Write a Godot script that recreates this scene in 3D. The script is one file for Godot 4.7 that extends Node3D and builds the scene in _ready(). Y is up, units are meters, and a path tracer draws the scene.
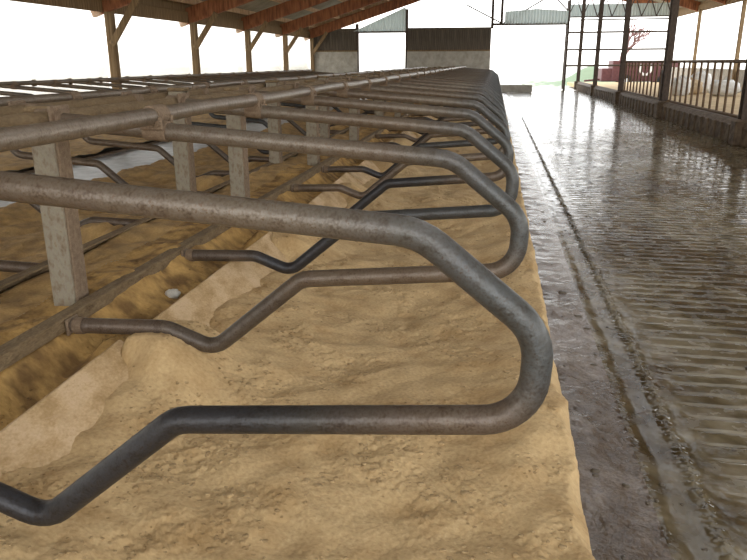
extends Node3D
# A cubicle barn for cows: sand beds with steel dividers, a wet alley, a feed fence.
# Units are metres, y is up, the alley floor is y = 0 and the rows run along -z.

const ROW_END := -31.0
const STEP := 1.15
const KERB := 0.33
const MID := -2.05
const EAVE_X := -9.8
const RIDGE_X := 2.8
const WALL_Z := -39.0

const LOOKS := ["bent divider hoop beside the wet alley, dark steel lower arm turning rusty at the bend",
	"bent divider hoop beside the wet alley with a rust-brown lower arm",
	"bent divider hoop beside the wet alley with a blue-grey bare steel lower arm",
	"bent divider hoop beside the wet alley with a dusty tan-brown lower arm"]
const NTH := ["first", "second", "third", "fourth", "fifth", "sixth", "seventh", "eighth"]

var M := {}
var used := {}
var rng := RandomNumberGenerator.new()
var n_coarse := FastNoiseLite.new()
var n_mid := FastNoiseLite.new()
var n_fine := FastNoiseLite.new()
var n_clod := FastNoiseLite.new()


# ---------------------------------------------------------------- names and tags
func numbered(called: String) -> String:
	if not used.has(called):
		used[called] = 0
		return called
	used[called] += 1
	return "%s_%03d" % [called, used[called]]

func tag(o: Node3D, label: String, category: String, group := "", kind := "") -> Node3D:
	if label: o.set_meta("label", label)
	if category: o.set_meta("category", category)
	if group: o.set_meta("group", group)
	if kind: o.set_meta("kind", kind)
	return o

func thing(called: String, at := Vector3.ZERO) -> Node3D:
	var o := Node3D.new()
	o.name = numbered(called)
	add_child(o)
	o.position = at
	return o

func part(called: String, mesh: Mesh, m: Material, parent: Node3D = null, at := Vector3.ZERO, basis_ := Basis.IDENTITY) -> MeshInstance3D:
	var o := MeshInstance3D.new()
	o.mesh = mesh
	o.material_override = m
	o.transform = Transform3D(basis_, at)
	o.cast_shadow = GeometryInstance3D.SHADOW_CASTING_SETTING_ON
	if parent == null:
		o.name = numbered(called)
		add_child(o)
	else:
		o.name = called
		parent.add_child(o, true)
	return o

func copy(o: Node3D, at: Vector3) -> Node3D:
	var base := String(o.name)
	if base.right(3).is_valid_int(): base = base.left(-4)
	var c: Node3D = o.duplicate()
	c.name = numbered(base)
	add_child(c)
	c.position = at
	return c


# ---------------------------------------------------------------- shapes
func mesh_of(v: PackedVector3Array, n: PackedVector3Array, idx: PackedInt32Array, col := PackedColorArray()) -> ArrayMesh:
	var a := []
	a.resize(Mesh.ARRAY_MAX)
	a[Mesh.ARRAY_VERTEX] = v
	a[Mesh.ARRAY_NORMAL] = n
	a[Mesh.ARRAY_INDEX] = idx
	if col.size() == v.size(): a[Mesh.ARRAY_COLOR] = col
	var m := ArrayMesh.new()
	m.add_surface_from_arrays(Mesh.PRIMITIVE_TRIANGLES, a)
	return m

# several shapes collected into one mesh
class Bag:
	var v := PackedVector3Array()
	var n := PackedVector3Array()
	var c := PackedColorArray()
	var i := PackedInt32Array()
	func tri(a: Vector3, b: Vector3, d: Vector3, nn: Vector3, col := Color.WHITE) -> void:
		var s := v.size()
		v.append_array([a, b, d]); n.append_array([nn, nn, nn]); c.append_array([col, col, col])
		if (b - a).cross(d - a).dot(nn) > 0: i.append_array([s, s + 2, s + 1])
		else: i.append_array([s, s + 1, s + 2])
	func quad(a: Vector3, b: Vector3, d: Vector3, e: Vector3, nn: Vector3, col := Color.WHITE) -> void:
		tri(a, b, d, nn, col); tri(a, d, e, nn, col)
	# box with chamfered edges
	func box(size: Vector3, t: Transform3D, bevel := 0.0, col := Color.WHITE) -> void:
		var h := size * 0.5
		var b := minf(bevel, minf(h.x, minf(h.y, h.z)) * 0.6)
		var q := h - Vector3(b, b, b)
		for ax in 3:
			var u := (ax + 1) % 3
			var w := (ax + 2) % 3
			for s in [-1.0, 1.0]:
				var pts := []
				for k in [[-1, -1], [1, -1], [1, 1], [-1, 1]]:
					var p := Vector3.ZERO
					p[ax] = s * h[ax]; p[u] = k[0] * q[u]; p[w] = k[1] * q[w]
					pts.append(t * p)
				var nn := Vector3.ZERO
				nn[ax] = s
				nn = (t.basis * nn).normalized()
				quad(pts[0], pts[1], pts[2], pts[3], nn, col)
			if b > 0.0:
				for su in [-1.0, 1.0]:
					for sw in [-1.0, 1.0]:
						var pts := []
						for k in [[-1, 0], [1, 0], [1, 1], [-1, 1]]:
							var p := Vector3.ZERO
							p[ax] = k[0] * q[ax]
							p[u] = su * (h[u] if k[1] == 0 else q[u])
							p[w] = sw * (q[w] if k[1] == 0 else h[w])
							pts.append(t * p)
						var nn := Vector3.ZERO
						nn[u] = su; nn[w] = sw
						quad(pts[0], pts[1], pts[2], pts[3], (t.basis * nn).normalized(), col)
		if b > 0.0:
			for sx in [-1.0, 1.0]:
				for sy in [-1.0, 1.0]:
					for sz in [-1.0, 1.0]:
						var s := Vector3(sx, sy, sz)
						tri(t * (s * Vector3(h.x, q.y, q.z)), t * (s * Vector3(q.x, h.y, q.z)), t * (s * Vector3(q.x, q.y, h.z)), (t.basis * s).normalized(), col)
	func bar(a: Vector3, b: Vector3, w: float, d: float, bevel := 0.0, up := Vector3.UP, col := Color.WHITE) -> void:
		var z := (b - a).normalized()
		var x := up.cross(z)
		if x.length() < 0.01: x = Vector3.RIGHT.cross(z)
		x = x.normalized()
		box(Vector3(w, d, a.distance_to(b)), Transform3D(Basis(x, z.cross(x), z), (a + b) * 0.5), bevel, col)
	func tube(path: PackedVector3Array, r: float, sides := 12, cols := PackedColorArray(), caps := true, radii := PackedFloat32Array()) -> void:
		var np := path.size()
		var nrm := Vector3.ZERO
		var base := v.size()
		for k in np:
			var t := (path[mini(k + 1, np - 1)] - path[maxi(k - 1, 0)]).normalized()
			if k == 0:
				nrm = t.cross(Vector3.FORWARD)
				if nrm.length() < 0.2: nrm = t.cross(Vector3.UP)
			nrm = (nrm - t * nrm.dot(t)).normalized()
			var bi := t.cross(nrm)
			var rr := r if radii.is_empty() else radii[k]
			for s in sides:
				var a := TAU * s / sides
				var d := nrm * cos(a) + bi * sin(a)
				v.append(path[k] + d * rr); n.append(d)
				c.append(Color.WHITE if cols.is_empty() else cols[k])
		for k in np - 1:
			for s in sides:
				var s2 := (s + 1) % sides
				var p0 := base + k * sides + s
				var p1 := base + k * sides + s2
				i.append_array([p0, p0 + sides, p1, p1, p0 + sides, p1 + sides])
		if caps:
			for e in [0, np - 1]:
				var t := (path[1] - path[0]).normalized() * -1.0 if e == 0 else (path[np - 1] - path[np - 2]).normalized()
				for s in range(1, sides - 1):
					tri(v[base + e * sides], v[base + e * sides + s], v[base + e * sides + s + 1], t, Color.WHITE if cols.is_empty() else cols[e])
	# closed outline in the xy plane pushed along z
	func prism(poly: PackedVector2Array, z0: float, z1: float, t := Transform3D.IDENTITY) -> void:
		var np := poly.size()
		var ccw := not Geometry2D.is_polygon_clockwise(poly)
		for k in np:
			var a := poly[k]
			var b := poly[(k + 1) % np]
			var e := (b - a).normalized()
			var nn := Vector3(e.y, -e.x, 0) * (1.0 if ccw else -1.0)
			quad(t * Vector3(a.x, a.y, z0), t * Vector3(b.x, b.y, z0), t * Vector3(b.x, b.y, z1), t * Vector3(a.x, a.y, z1), t.basis * nn)
		var tr := Geometry2D.triangulate_polygon(poly)
		for zz in [[z0, -1.0], [z1, 1.0]]:
			for k in range(0, tr.size(), 3):
				var p0 := poly[tr[k]]
				var p1 := poly[tr[k + 1]]
				var p2 := poly[tr[k + 2]]
				tri(t * Vector3(p0.x, p0.y, zz[0]), t * Vector3(p1.x, p1.y, zz[0]), t * Vector3(p2.x, p2.y, zz[0]), t.basis * Vector3(0, 0, zz[1]))
	func mesh() -> ArrayMesh:
		var a := []
		a.resize(Mesh.ARRAY_MAX)
		a[Mesh.ARRAY_VERTEX] = v; a[Mesh.ARRAY_NORMAL] = n; a[Mesh.ARRAY_COLOR] = c; a[Mesh.ARRAY_INDEX] = i
		var m := ArrayMesh.new()
		m.add_surface_from_arrays(Mesh.PRIMITIVE_TRIANGLES, a)
		return m

func box_mesh(size: Vector3, bevel := 0.01) -> ArrayMesh:
	var b := Bag.new()
	b.box(size, Transform3D.IDENTITY, bevel)
	return b.mesh()

func bar_mesh(a: Vector3, c: Vector3, w: float, d: float, bevel := 0.01, up := Vector3.UP) -> ArrayMesh:
	var b := Bag.new()
	b.bar(a, c, w, d, bevel, up)
	return b.mesh()

func tube_mesh(path: PackedVector3Array, r: float, sides := 12, cols := PackedColorArray()) -> ArrayMesh:
	var b := Bag.new()
	b.tube(path, r, sides, cols)
	return b.mesh()

# polyline with rounded corners: each entry is [x, y, corner radius]
func rounded(points: Array, step := 0.02) -> PackedVector3Array:
	var out := PackedVector3Array()
	for k in points.size():
		var p := Vector3(points[k][0], points[k][1], 0)
		if k == 0 or k == points.size() - 1 or points[k][2] <= 0.0:
			out.append(p)
			continue
		var a := Vector3(points[k - 1][0], points[k - 1][1], 0) - p
		var b := Vector3(points[k + 1][0], points[k + 1][1], 0) - p
		var half := a.angle_to(b) * 0.5
		var r: float = points[k][2]
		var cut := r / tan(half)
		var centre := p + (a.normalized() + b.normalized()).normalized() * (r / sin(half))
		var d0 := p + a.normalized() * cut - centre
		var d1 := p + b.normalized() * cut - centre
		var turn := d0.signed_angle_to(d1, Vector3.BACK)
		var nseg := maxi(3, int(absf(turn) * r / step))
		for s in nseg + 1:
			out.append(centre + d0.rotated(Vector3.BACK, turn * s / nseg))
	# long straights get points of their own, so that wear can change along them
	var fine := PackedVector3Array([out[0]])
	for k in range(1, out.size()):
		var l := out[k].distance_to(out[k - 1])
		var cuts := maxi(1, int(l / 0.06))
		for s in cuts:
			fine.append(out[k - 1].lerp(out[k], (s + 1.0) / cuts))
	return fine

func field(xs: PackedFloat32Array, zs: PackedFloat32Array, height: Callable, tint: Callable) -> ArrayMesh:
	var nx := xs.size()
	var nz := zs.size()
	var v := PackedVector3Array()
	var n := PackedVector3Array()
	var col := PackedColorArray()
	var idx := PackedInt32Array()
	v.resize(nx * nz); n.resize(nx * nz); col.resize(nx * nz); idx.resize((nx - 1) * (nz - 1) * 6)
	for j in nz:
		for k in nx:
			v[j * nx + k] = Vector3(xs[k], height.call(xs[k], zs[j]), zs[j])
			col[j * nx + k] = tint.call(xs[k], zs[j])
	var at := 0
	for j in nz:
		for k in nx:
			var dx := v[j * nx + mini(k + 1, nx - 1)] - v[j * nx + maxi(k - 1, 0)]
			var dz := v[mini(j + 1, nz - 1) * nx + k] - v[maxi(j - 1, 0) * nx + k]
			var nn := dz.cross(dx).normalized()
			n[j * nx + k] = nn if nn.y > 0 else -nn
			if j < nz - 1 and k < nx - 1:
				var p := j * nx + k
				# x grows with k and z falls with j: clockwise seen from above
				idx[at] = p; idx[at + 1] = p + nx; idx[at + 2] = p + 1
				idx[at + 3] = p + 1; idx[at + 4] = p + nx; idx[at + 5] = p + nx + 1
				at += 6
	return mesh_of(v, n, idx, col)

# wavy sheet standing on a level foot, with its own outline at the top
func corrugated(x0: float, x1: float, foot: float, top: Callable, pitch: float) -> ArrayMesh:
	var b := Bag.new()
	var n := int((x1 - x0) / pitch * 6.0)
	var prev := Vector3.ZERO
	for k in n + 1:
		var x := lerpf(x0, x1, float(k) / n)
		var p := Vector3(x, maxf(top.call(x), foot), 0.028 * sin(TAU * (x - x0) / pitch))
		if k > 0 and (p.y > foot or prev.y > foot):
			var nn := Vector3(-(p.z - prev.z), 0, p.x - prev.x).normalized()
			b.quad(Vector3(prev.x, foot, prev.z), Vector3(p.x, foot, p.z), p, prev, nn)
		prev = p
	return b.mesh()

func spread(a: float, b: float, step: float) -> PackedFloat32Array:
	var out := PackedFloat32Array()
	var n := maxi(1, int(round(absf(b - a) / step)))
	for k in n + 1: out.append(lerpf(a, b, float(k) / n))
	return out

# steps along -z that grow with the distance from the camera
func receding(z0: float, z1: float, first: float, ratio: float) -> PackedFloat32Array:
	var out := PackedFloat32Array()
	var z := z0
	while z > z1:
		out.append(z)
		z -= maxf(first, absf(z) * ratio)
	out.append(z1)
	return out


# ---------------------------------------------------------------- materials
func noise_image(seed_: int, freq: float, octaves: int, size := 512, stretch := 1) -> Image:
	var f := FastNoiseLite.new()
	f.seed = seed_
	f.noise_type = FastNoiseLite.TYPE_SIMPLEX_SMOOTH
	f.frequency = freq
	f.fractal_octaves = octaves
	f.fractal_gain = 0.55
	var im := f.get_seamless_image(size, size / stretch)
	if stretch > 1: im.resize(size, size, Image.INTERPOLATE_CUBIC)
	im.convert(Image.FORMAT_L8)
	return im

# stops: [[0..1, Color], ...] in sRGB
func ramp_texture(im: Image, stops: Array) -> ImageTexture:
	var g := Gradient.new()
	g.offsets = PackedFloat32Array(stops.map(func(s): return s[0]))
	g.colors = PackedColorArray(stops.map(func(s): return s[1]))
	var lut := []
	for k in 256: lut.append(g.sample(k / 255.0))
	var src := im.get_data()
	var out := PackedByteArray()
	out.resize(src.size() * 3)
	for k in src.size():
		var c: Color = lut[src[k]]
		out[k * 3] = int(c.r * 255); out[k * 3 + 1] = int(c.g * 255); out[k * 3 + 2] = int(c.b * 255)
	return ImageTexture.create_from_image(Image.create_from_data(im.get_width(), im.get_height(), false, Image.FORMAT_RGB8, out))

func blend(a: Image, b: Image, share: float) -> Image:
	var p := a.get_data()
	var q := b.get_data()
	for k in p.size(): p[k] = clampi(int(128.0 + 1.35 * ((p[k] - 128) * (1.0 - share) + (q[k] - 128) * share)), 0, 255)
	return Image.create_from_data(a.get_width(), a.get_height(), false, Image.FORMAT_L8, p)

func bump(im: Image, strength: float) -> ImageTexture:
	var c: Image = im.duplicate()
	c.convert(Image.FORMAT_RGBA8)
	c.bump_map_to_normal_map(strength)
	return ImageTexture.create_from_image(c)

func mat(called: String, tex: Texture2D, scale: Vector3, rough: float, normal: Texture2D = null, depth := 1.0, metal := 0.0, world := false) -> StandardMaterial3D:
	var m := StandardMaterial3D.new()
	m.resource_name = called
	m.albedo_texture = tex
	m.vertex_color_use_as_albedo = true
	m.uv1_triplanar = true
	m.uv1_world_triplanar = world
	m.uv1_scale = scale
	m.roughness = rough
	m.metallic = metal
	if normal:
		m.normal_enabled = true
		m.normal_texture = normal
		m.normal_scale = depth
	M[called] = m
	return m

func rgb(r: int, g: int, b: int) -> Color:
	return Color(r / 255.0, g / 255.0, b / 255.0)

func make_materials() -> void:
	var grain := noise_image(11, 0.035, 5)
	var coarse := noise_image(12, 0.008, 5)
	var blot := noise_image(13, 0.014, 4)
	var wood := noise_image(14, 0.03, 4, 512, 8)
	var fleck := noise_image(15, 0.085, 4)
	var speck := blend(blot, fleck, 0.5)
	var grain_n := bump(grain, 6.0)
	var blot_n := bump(blot, 5.0)
	# damp yellow-brown sand
	mat("sand", ramp_texture(grain, [[0.0, rgb(168, 138, 96)], [0.4, rgb(192, 162, 116)], [0.7, rgb(200, 170, 124)], [1.0, rgb(214, 188, 144)]]), Vector3(2.6, 2.6, 2.6), 0.95, grain_n, 0.35, 0.0, true)
	# steel pipe: dusty, rusting, rubbed bare in places; the vertex colour says where
	mat("pipe", ramp_texture(speck, [[0.0, rgb(128, 106, 90)], [0.3, rgb(178, 166, 152)], [0.5, rgb(208, 202, 194)], [0.68, rgb(214, 214, 212)], [0.8, rgb(190, 170, 148)], [1.0, rgb(156, 116, 88)]]), Vector3(2.4, 2.4, 2.4), 0.4, grain_n, 0.3, 0.3)
	mat("galvanised", ramp_texture(blot, [[0.0, rgb(108, 88, 68)], [0.35, rgb(132, 118, 98)], [0.55, rgb(140, 131, 114)], [0.8, rgb(142, 132, 110)], [1.0, rgb(118, 94, 70)]]), Vector3(3.0, 2.0, 3.0), 0.7, grain_n, 0.5, 0.1)
	mat("rust", ramp_texture(speck, [[0.0, rgb(92, 72, 55)], [0.5, rgb(124, 104, 83)], [1.0, rgb(146, 128, 104)]]), Vector3(4, 4, 4), 0.85, grain_n, 0.8)
	mat("board", ramp_texture(blend(coarse, fleck, 0.35), [[0.0, rgb(150, 120, 78)], [0.35, rgb(176, 146, 102)], [0.55, rgb(196, 166, 126)], [0.75, rgb(206, 178, 142)], [1.0, rgb(176, 146, 104)]]), Vector3(2.2, 2.2, 1.1), 0.8, grain_n, 0.3, 0.0, true)
	mat("rail_dust", ramp_texture(speck, [[0.0, rgb(84, 66, 44)], [0.5, rgb(118, 98, 70)], [1.0, rgb(140, 120, 90)]]), Vector3(2, 2, 0.8), 0.9, grain_n, 0.6)
	mat("timber", ramp_texture(wood, [[0.0, rgb(104, 62, 40)], [0.5, rgb(150, 94, 60)], [1.0, rgb(182, 122, 82)]]), Vector3(0.5, 0.5, 0.5), 0.8, grain_n, 0.2)
	mat("post_timber", ramp_texture(wood, [[0.0, rgb(92, 72, 48)], [0.5, rgb(130, 106, 74)], [1.0, rgb(158, 134, 98)]]), Vector3(1.5, 0.3, 1.5), 0.85, grain_n, 0.2)
	mat("purlin", ramp_texture(wood, [[0.0, rgb(176, 142, 106)], [1.0, rgb(220, 192, 158)]]), Vector3(0.6, 0.6, 0.2), 0.8)
	mat("sheet", ramp_texture(coarse, [[0.0, rgb(122, 118, 100)], [1.0, rgb(164, 158, 138)]]), Vector3(0.4, 0.4, 0.4), 0.85)
	mat("concrete", ramp_texture(coarse, [[0.0, rgb(150, 144, 132)], [0.5, rgb(172, 166, 154)], [1.0, rgb(190, 184, 172)]]), Vector3(0.5, 0.5, 0.5), 0.85, grain_n, 0.4, 0.0, true)
	mat("stained_concrete", ramp_texture(coarse, [[0.0, rgb(58, 44, 30)], [0.5, rgb(98, 80, 60)], [1.0, rgb(132, 112, 88)]]), Vector3(0.9, 1.2, 0.9), 0.7, grain_n, 0.6, 0.0, true)
	mat("yard", ramp_texture(coarse, [[0.0, rgb(176, 170, 158)], [1.0, rgb(206, 202, 192)]]), Vector3(0.2, 0.2, 0.2), 0.9, null, 1.0, 0.0, true)
	mat("feed_floor", ramp_texture(coarse, [[0.0, rgb(166, 140, 100)], [1.0, rgb(206, 180, 138)]]), Vector3(0.5, 0.5, 0.5), 0.95, null, 1.0, 0.0, true)
	mat("cladding", ramp_texture(wood, [[0.0, rgb(74, 66, 56)], [1.0, rgb(120, 108, 94)]]), Vector3(1.5, 0.4, 1.5), 0.85)
	mat("gable_board", ramp_texture(wood, [[0.0, rgb(120, 124, 122)], [1.0, rgb(160, 164, 162)]]), Vector3(1.5, 0.4, 1.5), 0.85)
	mat("dark_steel", ramp_texture(blot, [[0.0, rgb(62, 50, 42)], [1.0, rgb(98, 84, 72)]]), Vector3(2, 1, 2), 0.7, null, 1.0, 0.2)
	mat("fence_steel", ramp_texture(blot, [[0.0, rgb(84, 64, 44)], [1.0, rgb(130, 104, 76)]]), Vector3(2, 1, 2), 0.7, null, 1.0, 0.2)
	mat("bag_white", ramp_texture(coarse, [[0.0, rgb(190, 186, 178)], [1.0, rgb(228, 226, 220)]]), Vector3(1.2, 1.2, 1.2), 0.7)
	mat("bag_tan", ramp_texture(coarse, [[0.0, rgb(164, 140, 108)], [1.0, rgb(204, 184, 152)]]), Vector3(1.2, 1.2, 1.2), 0.8)
	mat("maroon", ramp_texture(coarse, [[0.0, rgb(82, 44, 46)], [1.0, rgb(104, 60, 60)]]), Vector3(1, 1, 1), 0.6)
	mat("paint_white", ramp_texture(coarse, [[0.0, rgb(226, 222, 214)], [1.0, rgb(240, 238, 232)]]), Vector3(1, 1, 1), 0.6)
	mat("grass", ramp_texture(grain, [[0.0, rgb(92, 106, 80)], [1.0, rgb(126, 138, 110)]]), Vector3(1, 1, 1), 0.95)
	mat("bark", ramp_texture(grain, [[0.0, rgb(110, 78, 76)], [1.0, rgb(150, 112, 108)]]), Vector3(1, 1, 1), 0.95)
	mat("rubber", ramp_texture(grain, [[0.0, rgb(34, 33, 32)], [1.0, rgb(56, 54, 52)]]), Vector3(2, 2, 2), 0.9)
	mat("stone", ramp_texture(grain, [[0.0, rgb(170, 164, 150)], [1.0, rgb(220, 216, 204)]]), Vector3(12, 12, 12), 0.8)
	# wet concrete under a film of slurry
	var wet := mat("wet_floor", ramp_texture(coarse, [[0.0, rgb(80, 69, 48)], [0.45, rgb(110, 98, 75)], [0.7, rgb(128, 116, 93)], [1.0, rgb(144, 133, 112)]]), Vector3(0.8, 0.8, 0.8), 1.0, blot_n, 0.14, 0.0, true)
	wet.roughness_texture = ramp_texture(blot, [[0.0, rgb(16, 16, 16)], [0.5, rgb(34, 34, 34)], [0.72, rgb(80, 80, 80)], [1.0, rgb(130, 130, 130)]])
	wet.roughness_texture_channel = BaseMaterial3D.TEXTURE_CHANNEL_RED
	wet.metallic_specular = 0.5
	var mud := mat("slurry", ramp_texture(speck, [[0.0, rgb(100, 87, 76)], [0.5, rgb(132, 118, 106)], [1.0, rgb(152, 140, 128)]]), Vector3(1.6, 1.6, 1.6), 0.2, grain_n, 0.35, 0.0, true)
	mud.metallic_specular = 0.5
	mat("dung", ramp_texture(grain, [[0.0, rgb(76, 64, 48)], [1.0, rgb(108, 92, 70)]]), Vector3(6, 6, 6), 0.4)
	var damp := mat("damp_floor", ramp_texture(coarse, [[0.0, rgb(138, 136, 132)], [1.0, rgb(184, 184, 182)]]), Vector3(0.8, 0.8, 0.8), 0.35, blot_n, 0.2, 0.0, true)
	damp.metallic_specular = 0.5
	var cs := StandardMaterial3D.new()
	cs.resource_name = "clear_sheet"
	cs.albedo_color = rgb(196, 204, 200)
	cs.roughness = 0.5
	cs.backlight_enabled = true
	cs.backlight = rgb(120, 128, 126)
	cs.cull_mode = BaseMaterial3D.CULL_DISABLED
	M["clear_sheet"] = cs
	var rl := StandardMaterial3D.new()
	rl.resource_name = "rooflight"
	rl.albedo_color = Color(0.86, 0.88, 0.88, 0.4)
	rl.transparency = BaseMaterial3D.TRANSPARENCY_ALPHA
	rl.roughness = 0.2
	rl.cull_mode = BaseMaterial3D.CULL_DISABLED
	M["rooflight"] = rl
	# thin pale wind screen in the open side
	var screen := StandardMaterial3D.new()
	screen.resource_name = "wind_screen"
	screen.albedo_color = Color(0.94, 0.91, 0.82, 0.28)
	screen.transparency = BaseMaterial3D.TRANSPARENCY_ALPHA
	screen.roughness = 0.2
	screen.cull_mode = BaseMaterial3D.CULL_DISABLED
	M["wind_screen"] = screen


# ---------------------------------------------------------------- ground heights
# u runs from the kerb edge (0) towards the heads of the cubicles
func bed(u: float, x: float, z: float) -> float:
	var h := 0.2
	h -= 0.05 * smoothstep(0.12, 0.45, u) * (1.0 - smoothstep(1.0, 1.5, u))
	h -= 0.07 * smoothstep(0.04 + 0.05 * n_mid.get_noise_2d(2.0, z) + 0.03 * n_fine.get_noise_2d(8.0, z), -0.02, u)
	# heaped against the brisket board under some dividers
	var k := (absf(z) - 2.58) / (2.0 * STEP * 0.86)
	var near := absf(k - round(k)) * 2.0 * STEP * 0.86
	h += 0.15 * smoothstep(0.36, 0.1, near + 0.1 * n_mid.get_noise_2d(x, z)) * smoothstep(1.3, 1.66, u) * (1.0 - smoothstep(1.84, 1.98, u))
	h += 0.07 * smoothstep(1.25, 1.66, u) * (1.0 - smoothstep(1.75, 1.8, u)) * (0.2 + 0.8 * smoothstep(-2.9, -2.4, z) + 0.6 * n_coarse.get_noise_2d(z, 4.0))
	h += 0.07 * smoothstep(1.8, 1.95, u) + 0.13 * smoothstep(1.93, 2.14, u)
	var rough := 0.7 + 0.3 * smoothstep(0.0, 0.14, u)
	h += rough * (0.05 * n_coarse.get_noise_2d(x, z) + 0.02 * n_mid.get_noise_2d(x, z))
	# crumbly patches between smoother ones
	var crumbs := smoothstep(-0.2, 0.3, n_mid.get_noise_2d(z * 0.9, x * 0.9))
	h += rough * (0.004 + 0.0065 * crumbs) * n_fine.get_noise_2d(x, z)
	h += rough * (0.002 + 0.005 * crumbs) * n_clod.get_noise_2d(x, z)
	return h

func sand_tint(x: float, z: float) -> Color:
	var a := n_mid.get_noise_2d(x * 0.8 + 40.0, z * 0.8)
	var b := n_fine.get_noise_2d(x * 0.7, z * 0.7 + 9.0)
	var wetness := clampf(0.12 + 0.55 * a + 0.55 * b, 0.0, 1.0)
	return Color(1, 1, 1).lerp(Color(0.68, 0.6, 0.48), wetness)

func head_tint(x: float, z: float) -> Color:
	var b := n_fine.get_noise_2d(x * 0.8, z * 0.8 + 9.0)
	return Color(0.9, 0.79, 0.52).lerp(Color(0.36, 0.29, 0.19), clampf(0.4 + 1.2 * b + 0.5 * n_mid.get_noise_2d(x + 11.0, z), 0.0, 1.0))

func row_tint(u: float, x: float, z: float) -> Color:
	var dung := smoothstep(1.72, 1.85, u + 0.08 * n_mid.get_noise_2d(x, z))
	return sand_tint(x, z).lerp(head_tint(x, z), dung)

func alley_height(x: float, z: float) -> float:
	var h := 0.0022 * n_coarse.get_noise_2d(x, z) + 0.0008 * n_mid.get_noise_2d(x, z) + 0.00022 * n_fine.get_noise_2d(x, z)
	var wob := 0.012 * n_mid.get_noise_2d(3.0, z)
	var d := absf(x - 0.69 + wob)
	h -= 0.006 * smoothstep(0.08, 0.02, d)
	var lip := 0.005 + 0.02 * n_fine.get_noise_2d(x * 3.2, z * 3.2)
	h += lip * (1.0 if x > 0.69 else 0.5 * smoothstep(-4.2, -3.0, z)) * smoothstep(0.035, 0.0, absf(d - 0.085))
	# cross grooves cast into the slab
	var g := smoothstep(0.86, 0.94, x) * smoothstep(-19.0, -12.0, z)
	var ph := z / 0.115 + 0.12 * n_mid.get_noise_2d(x * 0.4, z * 0.4)
	var s := absf(ph - round(ph))
	var filled := clampf(0.75 + 1.1 * n_coarse.get_noise_2d(x * 0.9 + 7.0, z * 0.9), 0.15, 1.0)
	h -= g * filled * 0.008 * smoothstep(0.12, 0.05, s)
	# one lengthwise score
	h -= 0.007 * smoothstep(0.022, 0.008, absf(x - 1.1 + 0.4 * wob))
	# slurry pushed against the kerb
	h += 0.03 * smoothstep(0.62, KERB, x) * (0.6 + 0.5 * n_mid.get_noise_2d(x, z))
	h += 0.004 * n_fine.get_noise_2d(x, z) * smoothstep(0.62, 0.5, x)
	return h

func alley_tint(x: float, z: float) -> Color:
	var a := n_coarse.get_noise_2d(x + 20.0, z * 0.6) + 0.7 * n_mid.get_noise_2d(x, z + 30.0) + 0.5 * n_fine.get_noise_2d(x * 0.8, z * 0.8)
	return Color(1, 1, 1).lerp(Color(0.42, 0.36, 0.28), clampf(0.38 + 1.1 * a, 0.0, 1.0))

func plain_tint(_x: float, _z: float) -> Color:
	return Color.WHITE

func rafter_under(x: float) -> float:
	if x < RIDGE_X: return 2.7 + 0.31 * (x - EAVE_X)
	return 2.7 + 0.31 * (RIDGE_X - EAVE_X) - 0.31 * (x - RIDGE_X)


# ---------------------------------------------------------------- cubicle dividers
# mirrored: the loop points towards -x; drop lowers the whole divider's row
func divider_path(mirrored: bool) -> PackedVector3Array:
	var p := rounded([[-1.70, 1.238, 0], [-0.138, 1.116, 0.16], [0.118, 0.908, 0.13], [0.108, 0.708, 0.115], [-0.712, 0.638, 0.1], [-1.095, 0.318, 0.1], [-1.30, 0.398, 0.12], [-1.735, 0.384, 0]])
	if mirrored:
		for k in p.size(): p[k] = Vector3(2.0 * MID - p[k].x, p[k].y, p[k].z)
	return p

func wear(path: PackedVector3Array, variant: int, mirrored: bool) -> PackedColorArray:
	var dusty := Color(0.29, 0.247, 0.2)
	var brown := Color(0.24, 0.185, 0.14)
	var bare := Color(0.14, 0.146, 0.15)
	var dark := Color(0.06, 0.062, 0.067)
	var out := PackedColorArray()
	var n := path.size()
	for k in n:
		var x := 2.0 * MID - path[k].x if mirrored else path[k].x
		var y := path[k].y
		var upper := dusty.lerp(brown, 0.4 + 0.4 * sin(x * 4.0 + variant * 2.0)).lerp(bare, smoothstep(-0.5, 0.0, x))
		var arm: Color = [dark.lerp(brown, smoothstep(-0.55, 0.0, x) * 0.9), brown, dark.lerp(bare, 0.6), brown.lerp(dusty, 0.5)][variant]
		var tail: Color = [dark, brown.lerp(dark, 0.45), dark, brown.lerp(dark, 0.2)][variant]
		tail = tail.lerp(brown, 0.7 * smoothstep(-1.2, -1.45, x))
		var c := arm.lerp(upper, smoothstep(0.68, 0.84, y))
		if y < 0.66: c = tail.lerp(arm, smoothstep(-0.9, -0.6, x))
		out.append(c)
	return out

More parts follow.
